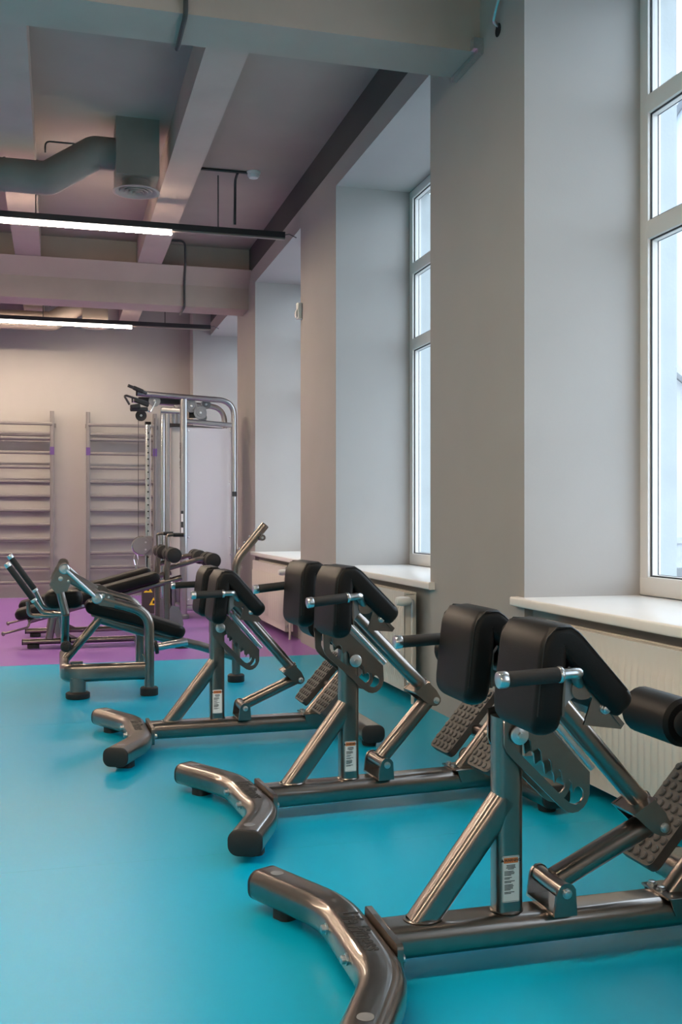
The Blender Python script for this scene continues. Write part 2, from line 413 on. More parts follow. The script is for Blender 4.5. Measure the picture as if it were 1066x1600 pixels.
sd = thing('smoke_detector', (1.545, 8.24, ZC), label='small white round smoke detector on the grey ceiling', cat='smoke detector')
obj('base', MB().lathe((0, 0, 0), (0, 0, -1), [(.058, 0), (.058, .012), (.052, .02), (.04, .022)], 24), 'white', sd)
obj('sensor_head', MB().lathe((0, 0, -.02), (0, 0, -1), [(.05, 0), (.05, .012), (.036, .03), (.01, .034)], 24), 'white', sd)
def conduit(pts, label, r=.011):
    o = obj('conduit', MB().tube(fillet(pts, .05), r, 8), 'conduit'); tag(o, label, 'conduit', 'dark cable conduits on the ceiling'); return o
conduit([(1.03, 8.24, ZC - .012), (1.50, 8.24, ZC - .012)], 'dark conduit running to the smoke detector on the ceiling')
conduit([(1.41, 8.22, ZC - .030), (1.41, 8.33, 3.80), (1.41, 8.345, 3.44)], 'dark conduit dropping from the detector line to the light rail')
conduit([(1.06, 10.42, ZC - .02), (1.25, 10.42, ZC - .02), (1.26, 10.47, 3.62), (1.27, 10.635, 3.43), (1.27, 10.635, 3.205), (1.27, 11.02, 3.205)], 'dark conduit bent down the face of the far heavy beam')
conduit([(.545, 4.50, ZC), (.545, 4.515, 3.235), (.545, 4.85, 3.235)], 'grey conduit bent under the near heavy beam')

pd = thing('motion_detector', (WX, 8.22, 2.73), label='small white motion detector on the pier edge between windows', cat='motion detector')
obj('housing', MB().sweep([(-.022, 0, -.065), (-.022, 0, .065)], rrect(.045, .065, .015, 3), up=(0, 1, 0)), 'white', pd)
obj('lens', MB().sweep([(-.046, 0, -.05), (-.05, 0, -.03), (-.05, 0, -.01), (-.044, 0, .01)], rrect(.012, .05, .005, 2), up=(0, 1, 0)), 'white', pd)

ch = thing('wall_cable', (WX, 4.32, 3.26), label='loose cable coming out of a dark hole high on the pier', cat='cable')
obj('hole', MB().lathe((-.001, 0, 0), (-1, 0, 0), [(.03, 0), (.03, .002)], 16), 'dark', ch)
obj('cable', MB().tube(fillet([(0, 0, .02), (-.03, -.01, .03), (-.03, -.08, .12), (-.01, -.2, .2), (-.01, -.25, .33)], .04), .008, 8), 'steel', ch)
br = thing('beam_bracket', (WX, 4.66, 3.24), label='thin pale metal bracket under the beam end on the pier', cat='bracket')
obj('strip', MB().b2(-.03, -.001, -.17, .17, -.012, .008), 'steel', br, smooth=False)
obj('tab', MB().b2(-.05, -.001, -.17, -.13, .008, .06), 'steel', br, smooth=False)

# ================================================================== back-extension benches
# bench space: X = towards its foot plates, -Y = near side (v), Z up
OV = rrect(.106, .078, .031, 6)
KB = (.638, .285); BB = (.368, .160)
PINP = (.255, .53)
SLOT = plate_mesh([
    [(.222, .575), (.222, .505), (.228, .490), (.240, .476), (.366, .352), (.380, .342), (.395, .338), (.410, .340), (.424, .349), (.434, .362), (.440, .380), (.440, .431), (.345, .530), (.290, .590)],
    [(.247, .545), (.244, .512), (.250, .496), (.371, .376), (.390, .361), (.404, .357), (.416, .362), (.424, .373), (.424, .386), (.417, .396), (.408, .400), (.402, .396)]
    + [p for k in range(5) for p in [(.397 - .0265 * k, .385 + .026 * k), (.394 - .0265 * k, .408 + .026 * k), (.387 - .0265 * k, .417 + .026 * k), (.379 - .0265 * k, .414 + .026 * k), (.3725 - .0265 * k, .4085 + .026 * k)]]
    + [(.258, .525), (.256, .545)]], .007, 'slot_plate')
SLOT.transform(basis((0, 0, 0), (1, 0, 0), (0, 0, 1), (0, -1, 0)))

def pad_mesh(path, W, T, rc, bend=.055):
    """upholstered pad: path in (u,z); W across, T thick, rc = corner radius of its outline"""
    P = fillet([Vector((a, 0, b)) for a, b in path], bend, 10)
    # resample
    acc = [0]
    for i in range(1, len(P)): acc.append(acc[-1] + (P[i] - P[i - 1]).length)
    L = acc[-1]
    def at(d):
        for i in range(1, len(P)):
            if d <= acc[i] + 1e-9: t = (d - acc[i - 1]) / max(1e-9, acc[i] - acc[i - 1]); return P[i - 1].lerp(P[i], t)
        return P[-1]
    ds = [rc * (1 - math.cos(math.pi / 2 * k / 8)) for k in range(9)]; ds[0] = rc * .004
    mid = [rc + (L - 2 * rc) * k / 22 for k in range(1, 22)]
    D = ds + mid + [L - d for d in reversed(ds)]
    rt = T * .5; prof0 = rrect(1, 1, .499, 8); pts = []; 
    mb = MB(); V = []; m = None
    for d in D:
        e = min(d, L - d)
        wd = W if e >= rc else W - 2 * rc + 2 * math.sqrt(max(0, rc * rc - (rc - e) ** 2))
        th = T if e >= rt else T * math.sqrt(max(.0, 1 - ((rt - e) / rt) ** 2)) * .94 + T * .06
        pr = rrect(wd, th, min(th * .30, wd * .3), 5); m = len(pr)
        p = at(d); q = (at(min(L, d + .002)) - at(max(0, d - .002))).normalized()
        nr = Vector((-q.z, 0, q.x))
        V += [p + Vector((0, a, 0)) + nr * b for a, b in pr]
    F = [(i * m + k, i * m + (k + 1) % m, (i + 1) * m + (k + 1) % m, (i + 1) * m + k) for i in range(len(D) - 1) for k in range(m)]
    F += [tuple(range(m))[::-1], tuple((len(D) - 1) * m + k for k in range(m))]
    mb.add(V, F)
    def rail(side, top):      # piping line along one long edge
        out = []
        for d in [rc * .9 + (L - 1.8 * rc) * k / 30 for k in range(31)]:
            p = at(d); q = (at(min(L, d + .002)) - at(max(0, d - .002))).normalized(); nr = Vector((-q.z, 0, q.x))
            out.append(p + Vector((0, side * (W / 2 - T * .085), 0)) + nr * (top * T * .415))
        return out
    return mb, rail

PADP = [(.207, .572), (.218, .68), (.232, .805), (.405, .614)]
PW = .225; PVC = .183
pm, rail = pad_mesh(PADP, PW, .064, .05, .035)
PAD = pm.mesh('hip_pad', True, 70); PAD.materials.append(M['vinyl'])
SEAM = []
for s in (1, -1):
    SEAM.append(MB().tube(rail(s, 1), .0016, 6, up=(0, 1, 0)).mesh('piping')); SEAM[-1].materials.append(M['piping'])

def tread_mesh():
    mb = MB(); mb.sweep([(0, 0, -.015), (0, 0, .012)], rrect(.30, .165, .022, 4), up=(0, 1, 0))
    for i in range(10):
        for j in range(5):
            x = -.13 + i * .029; y = -.064 + j * .032 + (.008 if i % 2 else -.008) * .6
            mb.lathe((x, y, .0115), (0, 0, 1), [(.0115, 0), (.0115, .003), (.009, .0055), (.003, .006)], 10)
    me = mb.mesh('tread'); me.materials.append(M['tread']); return me
TREAD = tread_mesh()
LET = text_mesh('Life Fitness', .064, .28, .0004, .0018, 0.78)
WARN = text_mesh('\u25B2WARNING', .0088, 0, .0002, .0002)
lm = MB()
lines = []
yy = .036
for blk in ((4, .78), (4, .86), (2, .7), (2, .88), (5, .8), (2, .86)):
    for k in range(blk[0]):
        wv = blk[1] * (.8 + .2 * random.random()) if k < blk[0] - 1 else blk[1] * .6
        lm.box((-.0165 + .033 * wv / 2 if blk[1] != .78 else 0, yy, 0), (.033 * wv, .0016, .0003)); yy -= .0029
    yy -= .0026
LINES = lm.mesh('small_print', False); LINES.materials.append(M['ink'])

def back_bench(loc, rz, kb, dlt, label):
    g = thing('back_extension_bench', (loc[0], loc[1], 0), R(rz), label=label, cat='exercise bench', group='back-extension benches')
    # --- curved front foot
    fp = fillet([(-.236, .455, .061), (-.113, .20, .061), (-.113, -.20, .061), (-.24, -.435, .061)], .36, 12)
    cf = obj('front_foot', MB().sweep(fp, OV), 'bronze', g)
    for a, b in ((fp[0], fp[1]), (fp[-1], fp[-2])):
        t = (a - b).normalized()
        mb = MB().sweep([a - t * .002, a + t * .008, a + t * .011], OV, scale=[(1, 1), (1, 1), (.93, .9)]); obj('end_cap', mb, 'rubber', cf)
        c = a - t * .05
        obj('plug', MB().lathe((c.x, c.y, .0995), (0, 0, 1), [(.017, 0), (.017, .0012), (.012, .002)], 20), 'greyp', cf)
        c = a - t * .095; f = MB().sweep([(c.x, c.y, 0), (c.x, c.y, .030)], rrect(.070, .062, .02, 4), up=(-t.x, -t.y, 0)); obj('rubber_foot', f, 'rubber', g)
    me = LET
    o = obj('lettering', me, 'ink', cf); o.matrix_local = basis((-.112, 0.0, .1004), (0, -1, 0), (1, 0, 0), (0, 0, 1))
    for v in (-.086, .086):
        bolt(cf, (-.164, -v, .075), (-1, 0, 0), .0095, .016)
        bolt(cf, (-.046, -v, .062), (1, 0, 0), .0095, .013)
    obj('flange', MB().sweep([(-.062, 0, .068), (-.048, 0, .068)], rrect(.245, .078, .012, 3)), 'bronze', g)
    # --- main tube
    MT = rrect(.112, .074, .031, 6)
    obj('main_tube', MB().sweep([(-.05, 0, .0725), (.86, 0, .0725)], MT), 'bronze', g)
    # --- rear foot
    rf = obj('rear_foot', MB().sweep([(.90, -.315, .061), (.90, .315, .061)], OV), 'bronze', g)
    for s in (-1, 1):
        obj('end_cap', MB().sweep([(.90, s * .313, .061), (.90, s * .325, .061), (.90, s * .328, .061)], OV, scale=[(1, 1), (1, 1), (.93, .9)]), 'rubber', rf)
        obj('rubber_foot', MB().lathe((.90, s * .26, 0), (0, 0, 1), [(.03, 0), (.033, .01), (.033, .034)], 20), 'rubber', g)
    # --- post and brace
    obj('post', MB().sweep([(.249, 0, .105), (.249, 0, .565)], rrect(.066, .060, .017, 4), up=(0, 1, 0)), 'bronze', g)
    a = Vector((.030, 0, .095)); c = Vector((.245, 0, .372))
    obj('brace', MB().sweep([a, c], rrect(.060, .062, .018, 4)), 'bronze', g)
    wl = MB(); wl2 = MB()
    wl.sweep([(.249 + .036 * math.cos(t), .033 * math.sin(t), .111) for t in [2 * math.pi * k / 24 for k in range(24)]], [(.004 * math.cos(q), .003 * math.sin(q)) for q in [2 * math.pi * k / 6 for k in range(6)]], closed=True)
    wl2.sweep([(.041 + .043 * math.cos(t), .034 * math.sin(t), .111) for t in [2 * math.pi * k / 24 for k in range(24)]], [(.004 * math.cos(q), .003 * math.sin(q)) for q in [2 * math.pi * k / 6 for k in range(6)]], closed=True)
    obj('weld', wl, 'bronze', g); obj('weld', wl2, 'bronze', g)
    # --- warning label on the post
    lb = obj('warning_label', MB().sweep([(.2465, -.0300, .191), (.2465, -.0306, .191)], rrect(.044, .107, .003, 2)), 'paper', g)
    tag(lb, 'white warning sticker with orange header')
    obj('header', MB().b2(.2285, .2645, -.0309, -.0306, .228, .2405), 'orange', lb, smooth=False)
    for me, z in ((WARN, .2342), (LINES, .187)):
        o = obj('print', me, 'ink', lb); o.matrix_local = basis((.2465, -.0310 if me is WARN else -.0308, z), (1, 0, 0), (0, 0, 1), (0, -1, 0))
    bd = MB()
    for e in ((.2255, .2262, .139, .243), (.2668, .2675, .139, .243), (.2255, .2675, .139, .1397), (.2255, .2675, .2423, .243)): bd.b2(e[0], e[1], -.0309, -.0306, e[2], e[3])
    obj('border', bd, 'ink', lb, smooth=False)
    # --- pin and discs
    obj('locking_pin', MB().cyl((PINP[0], -.062, PINP[1]), (PINP[0], .062, PINP[1]), .009, 14), 'steel', g)
    for s in (-1, 1):
        d = MB().cyl((PINP[0], s * .055, PINP[1]), (PINP[0], s * .063, PINP[1]), .022, 24, ch=.002); d.cyl((PINP[0], s * .062, PINP[1]), (PINP[0], s * .069, PINP[1]), .007, 6)
        obj('pin_disc', d, 'alu', g)
    # --- lower link with its bracket
    bk = MB()
    for s in (-1, 1):
        bk.prism([(.336, .113), (.394, .113), (.391, .160)] + [(.368 + .024 * math.cos(R(q)), .160 + .024 * math.sin(R(q))) for q in (20, 50, 80, 110, 140, 165)] + [(.342, .155)], (s * .066, s * .074))
    bk.b2(.336, .394, -.074, .074, .107, .114)
    obj('hinge_bracket', bk, 'bronze', g)
    obj('hinge_tube', MB().cyl((BB[0], -.065, BB[1]), (BB[0], .065, BB[1]), .021, 20), 'bronze', g)
    bolt(g, (BB[0], -.074, BB[1]), (0, -1, 0), .009, .008); bolt(g, (BB[0], .074, BB[1]), (0, 1, 0), .009, .008)
    B = Vector((BB[0], 0, BB[1])); K = Vector((kb[0], 0, kb[1])); dd = (K - B).normalized(); nn = Vector((-dd.z, 0, dd.x))
    obj('lower_link', MB().sweep([B + dd * .012 + nn * .004, K + nn * .004], rrect(.062, .050, .022, 5)), 'bronze', g)
    # --- swinging upper arm: everything below turns with it
    A = Matrix.Translation((kb[0], 0, kb[1])) @ Matrix.Rotation(-R(dlt), 4, 'Y') @ Matrix.Translation((-KB[0], 0, -KB[1]))
    def part(name, mb, m, par=g, **k): return obj(name, mb, m, par, mtx=A if par is g else None, **k)
    part('upper_arm', MB().sweep([(.606, 0, .334), (.290, 0, .690)], rrect(.054, .048, .02, 5)), 'bronze')
    cl = MB()
    for s in (-1, 1):
        cl.prism([(.556, .322), (.611, .354), (.640, .322)] + [(.634 + .022 * math.cos(R(q)), .287 + .022 * math.sin(R(q))) for q in (40, 10, -20, -50, -80, -110)] + [(.604, .277)], (s * .047, s * .054))
    cl.sweep([(.560, 0, .318), (.618, 0, .352)], rrect(.105, .008, .003, 1), up=(0, 0, 1))
    part('clevis', cl, 'bronze')
    bolt(g, (KB[0], -.054, KB[1]), (0, -1, 0), .009, .008, A); bolt(g, (KB[0], .054, KB[1]), (0, 1, 0), .009, .008, A)
    part('weld', MB().sweep([(.602 + .03 * math.cos(t) * .66, .030 * math.sin(t), .338 + .02 * math.cos(t)) for t in [2 * math.pi * k / 20 for k in range(20)]], [(.004 * math.cos(q), .004 * math.sin(q)) for q in [2 * math.pi * k / 6 for k in range(6)]], closed=True), 'bronze')
    for s in (-1, 1):
        o = obj('slot_plate', SLOT, 'bronze', g); o.matrix_local = A @ Matrix.Translation((0, s * .046, 0))
        o = part('plate_strip', MB().sweep([(.452, s * .040, .437), (.316, s * .040, .592)], rrect(.010, .014, .003, 2)), 'steel')
    # carrier across both pads
    part('cross_tube', MB().sweep([(.300, -.27, .668), (.300, .27, .668)], rrect(.05, .044, .02, 4)), 'bronze')
    for s in (-1, 1):
        o = obj('hip_pad', PAD, 'vinyl', g); o.matrix_local = A @ Matrix.Translation((0, s * PVC, 0))
        for q in SEAM: obj('piping', q, 'piping', o)
        tr = MB(); pts = [(.249, .615), (.252, .700), (.272, .728), (.298, .705), (.392, .590)]
        n = len(pts); th = .006
        for i in range(n - 1):
            p0, p1 = Vector((pts[i][0], 0, pts[i][1])), Vector((pts[i + 1][0], 0, pts[i + 1][1])); t_ = (p1 - p0).normalized(); nr_ = Vector((t_.z, 0, -t_.x)) * th
            tr.add([p + Vector((0, s * PVC + y_, 0)) + e for p in (p0, p1) for y_ in (-.092, .092) for e in (Vector((0, 0, 0)), nr_)], [(0, 2, 6, 4), (1, 5, 7, 3), (0, 4, 5, 1), (2, 3, 7, 6), (0, 1, 3, 2), (4, 6, 7, 5)])
        part('pad_tray', tr, 'bronze', smooth=False)
        gs = [(.252, .700), (.270, .724), (.300, .700), (.352, .636), (.335, .640), (.316, .655), (.292, .656), (.270, .643), (.256, .622), (.250, .615)]
        part('gusset', MB().prism(gs, (s * (PVC + .075), s * (PVC + .081))), 'plate', smooth=False)
        sp = [(.300, .700), (.399, .590), (.390, .579), (.302, .592), (.322, .648)]
        part('side_plate', MB().prism(sp, (s * (PVC + .083), s * (PVC + .088))), 'bronze', smooth=False)
        for (u_, z_) in ((.352, .624),):
            bolt(g, (u_, s * (PVC + .087), z_), (0, s, 0), .0085, .012, A)
        # handle
        v = s * .325
        hb = part('handle_bar', MB().tube(fillet([(.224, v, .7105), (.262, v, .7125), (.270, v - s * .03, .705), (.300, v - s * .07, .672)], .018), .0115, 14, up=(0, 0, 1)), 'steel')
        hg = obj('grip', MB().cyl((.100, v, .7052), (.214, v, .7100), .0158, 24, ch=.001), 'foam', g); hg.matrix_local = A
        for (u0, u1) in ((.080, .101), (.213, .223)):
            o = obj('grip_cap', MB().cyl((u0, v, .7052 + (u0 - .1) * .042), (u1, v, .7052 + (u1 - .1) * .042), .0172, 24, ch=.003), 'alu', hg)
    # --- foot plates on their column
    cm = MB(); cm.sweep([(.645, 0, .1125), (.76, 0, .1125)], rrect(.118, .006, .002, 1)); 
    for s in (-1, 1): cm.prism([(.665, .070), (.76, .070), (.76, .113), (.650, .113)], (s * .056, s * .061))
    obj('column_clamp', cm, 'bronze', g)
    bolt(g, (.663, 0, .115), (0, 0, 1), .009, .009); bolt(g, (.663, .04, .115), (0, 0, 1), .009, .009)
    ct = fillet([(.690, 0, .100), (.905, 0, .339), (.905, 0, .42), (.768, 0, .507)], .05)
    obj('column', MB().sweep(ct, rrect(.058, .050, .018, 4), up=(0, 1, 0)), 'bronze', g)
    obj('plate_bar', MB().sweep([(.800, -.215, .222), (.800, .215, .222)], rrect(.05, .05, .02, 4)), 'bronze', g)
    ax = Vector((.668, 0, .744)).normalized(); nz = Vector((-ax.z, 0, ax.x))
    for s in (-1, 1):
        c = Vector((.785, s * .155, .247))
        o = obj('foot_plate', TREAD, 'tread', g); o.matrix_local = basis(c, ax, (0, 1, 0), nz)
        o.matrix_local = basis(c, ax, Vector((0, 1, 0)), ax.cross(Vector((0, 1, 0))))
    # --- calf rollers
    RO = [(.062 * math.cos(R(22.5 + 45 * k + d)), .062 * math.sin(R(22.5 + 45 * k + d))) for k in range(8) for d in (-14, 0, 14)]
    ru, rz_ = .758, .512
    obj('roller_bar', MB().cyl((ru, -.25, rz_), (ru, .25, rz_), .012, 12), 'steel', g)
    for s in (-1, 1):
        ro = obj('calf_roller', MB().sweep([(ru, s * y_, rz_) for y_ in (.036, .046, .236, .246)], RO, scale=[(.84, .84), (1, 1), (1, 1), (.84, .84)]), 'vinyl', g)
        for y_, d_ in ((.038, -1), (.244, 1)):
            obj('roller_cap', MB().lathe((ru, s * y_, rz_), (0, s * d_, 0), [(.036, 0), (.036, .006), (.028, .010), (.008, .011)], 24), 'rubber', ro)
    return g
back_bench((.770, 2.217), 0.04, (.638, .285), 0.0, 'bronze back-extension bench with black pads standing farthest from the purple floor')
back_bench((.747, 3.471), 4.52, (.568, .372), 3.1, 'bronze back-extension bench whose black pads are raised highest, between two others')
back_bench((.459, 4.680), 1.44, (.634, .275), -.7, 'bronze back-extension bench with black pads standing nearest the purple floor')

# ================================================================== lever crunch bench
def crunch_bench():
    Y0 = 6.38; g = thing('crunch_bench', (0, Y0, 0), label='bronze lever crunch bench with sloping black pad at the edge of the purple floor', cat='exercise bench')
    N = -.345                                                   # near side offset
    # U base
    bp = fillet([(.50, N, .143), (.045, N, .143), (.045, .36, .143)], .10, 8)
    obj('base_tube', MB().sweep(bp, rrect(.062, .102, .028, 5)), 'bronze', g)
    for s in (-1, 1):
        y = s * .345
        # side hoop
        hp = fillet([(.26, y, .555), (.40, y, .515), (.517, y, .46), (.517, y, .03)], .14, 9)
        hp = fillet([(.26, y, .560), (.517, y, .480), (.517, y, .03)], .13, 10)
        h = obj('side_hoop', MB().sweep(hp, rrect(.056, .072, .026, 5), up=(0, 1, 0)), 'bronze', g)
        obj('foot_pad', MB().lathe((.517, y, 0), (0, 0, 1), [(.050, 0), (.052, .006), (.052, .042), (.046, .048), (.03, .05)], 24), 'rubber', g)
        bolt(h, (.517, y + s * .026, .33), (0, s, 0), .009, .008); bolt(h, (.517, y + s * .026, .245), (0, s, 0), .009, .008)
        obj('cable_guard', MB().tube(fillet([(.478, y + s * .012, .24), (.485, y + s * .03, .235), (.495, y + s * .03, .2), (.495, y + s * .03, .08)], .02), .004, 6), 'bronze', h)
        # left feet
        obj('leg_stub', MB().sweep([(.115, y, .03), (.115, y, .115)], rrect(.09, .06, .025, 4), up=(0, 1, 0)), 'bronze', g)
        obj('foot_pad', MB().lathe((.115, y, 0), (0, 0, 1), [(.064, 0), (.068, .006), (.068, .030), (.060, .036), (.03, .037)], 24), 'rubber', g)
        # plate pair at hoop top
        hb = obj('hinge_plate', MB().prism([(.195, .585), (.21, .545), (.235, .53), (.315, .515), (.325, .55), (.305, .585), (.26, .605), (.215, .605)], (y - .034, y + .034)), 'bronze', g)
        # swing arm: bracket, tube, links
        sw = obj('swing_plate', MB().prism([(-.042, .652), (.005, .74)] + [(.04 + .033 * math.cos(R(q)), .741 + .033 * math.sin(R(q))) for q in (160, 130, 100, 70, 40, 10, -20)] + [(.075, .66), (.058, .615), (-.005, .60)], (y - .032, y + .032)), 'bronze', g)
        tp = rrect(.060, .046, .02, 5)
        t0, t1 = Vector((.004, y, .665)), Vector((.048, y, .482))
        obj('swing_tube', MB().sweep([t0, t1], tp, up=(1, 0, 0)), 'bronze', sw)
        obj('tube_opening', MB().sweep([t1, t1 + (t1 - t0).normalized() * .0015], rrect(.048, .034, .015, 5), up=(1, 0, 0)), 'dark', sw)
        obj('link_tube', MB().sweep([(.03, y * .8, .705), (.24, y * .8, .575)], rrect(.05, .05, .02, 4)), 'bronze', g)
        rd = obj('link_rod', MB().cyl((.045, y + s * .044, .737), (.215, y + s * .044, .574), .0105, 14), 'steel', g)
        for (u, z) in ((.04, .741), (.22, .570)): obj('rod_end', MB().lathe((u, y + s * .030, z), (0, s, 0), [(.030, 0), (.030, .016), (.024, .021), (.016, .021), (.016, .026), (.004, .027)], 24), 'steel', rd)
        for (u, z) in ((.020, .685), (.253, .583)): bolt(g, (u, y + s * .033, z), (0, s, 0), .010, .006)
        for (u, z) in ((.062, .672), (.285, .575)): bolt(g, (u, y + s * .033, z), (0, s, 0), .005, .005)
        # lever legs down to the pivot
        obj('lever', MB().sweep([(.048, y * .75, .475), (.045, y * .30, .28)], rrect(.046, .040, .016, 4)), 'bronze', g)
        # handles
        v = s * .18
        dz = .034 if s > 0 else 0
        r1 = fillet([(-.125, v, .545 + dz), (-.080, v, .480), (-.02, v, .474), (.04, v * 1.4, .474)], .04)
        hr = obj('handle_rod', MB().tube(r1, .0135, 12), 'bronze', g)
        gr = obj('grip', MB().cyl((-.268, v, .750 + dz), (-.132, v, .556 + dz), .0175, 20, ch=.001), 'foam', g)
        obj('grip_cap', MB().cyl((-.281, v, .769 + dz), (-.266, v, .747 + dz), .0185, 20, ch=.003), 'alu', gr)
        obj('grip_cap', MB().cyl((-.134, v, .559 + dz), (-.124, v, .544 + dz), .0185, 20, ch=.003), 'alu', gr)
    obj('swing_bar', MB().tube([(.020, -.345, .685), (.020, .345, .685)], .02, 14), 'bronze', g)
    obj('handle_loop', MB().tube(fillet([(-.165, -.06, .535), (-.16, -.06, .45), (-.02, -.06, .448), (.04, -.06, .46)], .035), .012, 12), 'bronze', g)
    obj('pivot_shaft', MB().cyl((.052, -.16, .274), (.052, .16, .274), .022, 20), 'bronze', g)
    for s in (-1, 1): obj('pivot_cap', MB().lathe((.052, s * .16, .274), (0, s, 0), [(.033, 0), (.033, .012), (.022, .016), (.018, .03), (.004, .032)], 22), 'rubber', g)
    obj('brace', MB().sweep([(.05, 0, .18), (.262, 0, .43)], rrect(.058, .05, .02, 4)), 'bronze', g)
    obj('seat_tube', MB().sweep(fillet([(.22, 0, .425), (.62, 0, .295), (.85, 0, .235), (1.09, 0, .155)], .1), rrect(.055, .055, .022, 4)), 'bronze', g)
    pk, rl = pad_mesh([(.165, .505), (.45, .425), (.755, .322)], .27, .078, .055)
    pd_ = obj('bench_pad', pk.mesh('bench_pad', True, 70), 'vinyl', g)
    for s in (1, -1): obj('piping', MB().tube(rl(s, 1), .0018, 6, up=(0, 1, 0)), 'piping', pd_)
    obj('pad_support', MB().sweep([(.20, 0, .448), (.68, 0, .305)], rrect(.20, .012, .004, 2)), 'bronze', g)
    hk, hl = pad_mesh([(-.075, .545), (.035, .545), (.150, .545)], .24, .105, .05); obj('head_pad', hk.mesh('head_pad', True, 70), 'vinyl', g)
    obj('head_pad_arm', MB().sweep([(.02, 0, .50), (.048, 0, .30)], rrect(.04, .04, .012, 3)), 'bronze', g)
    # weight horn
    obj('horn_stop', MB().cyl((.552, N + .05, .268), (.572, N + .05, .271), .040, 24, ch=.004), 'rubber', g)
    obj('weight_horn', MB().cyl((.53, N + .05, .265), (.745, N + .05, .297), .0225, 22, ch=.002), 'silver', g)
    # mast
    mp = fillet([(1.085, 0, .03), (1.085, 0, .76), (1.272, 0, .985)], .16, 12)
    ms = obj('mast', MB().sweep(mp, rrect(.052, .060, .024, 5), up=(0, 1, 0)), 'bronze', g)
    obj('mast_opening', MB().sweep([mp[-1], mp[-1] + (mp[-1] - mp[-2]).normalized() * .0015], rrect(.042, .05, .018, 5), up=(0, 1, 0)), 'dark', ms)
    b = MB(); t = (mp[-1] - mp[-2]).normalized(); n_ = Vector((-t.z, 0, t.x))
    for k in range(5):
        c = mp[-1] - t * (.07 + .05 * k) + n_ * .030 if k < 4 else Vector((1.053, 0, .80)); b.cyl(c, c + n_ * .006, .006, 8)
    tag(obj('stud', b, 'steel', ms), kind='stuff')
    obj('lug', MB().cyl((1.245, -.05, .905), (1.245, .05, .905), .020, 18), 'bronze', ms)
    obj('lug_bolt', MB().cyl((1.245, -.053, .905), (1.245, -.05, .905), .008, 12), 'steel', ms)
    obj('foot_pad', MB().lathe((1.085, 0, 0), (0, 0, 1), [(.050, 0), (.053, .006), (.053, .042), (.046, .048), (.03, .05)], 24), 'rubber', g)
crunch_bench()

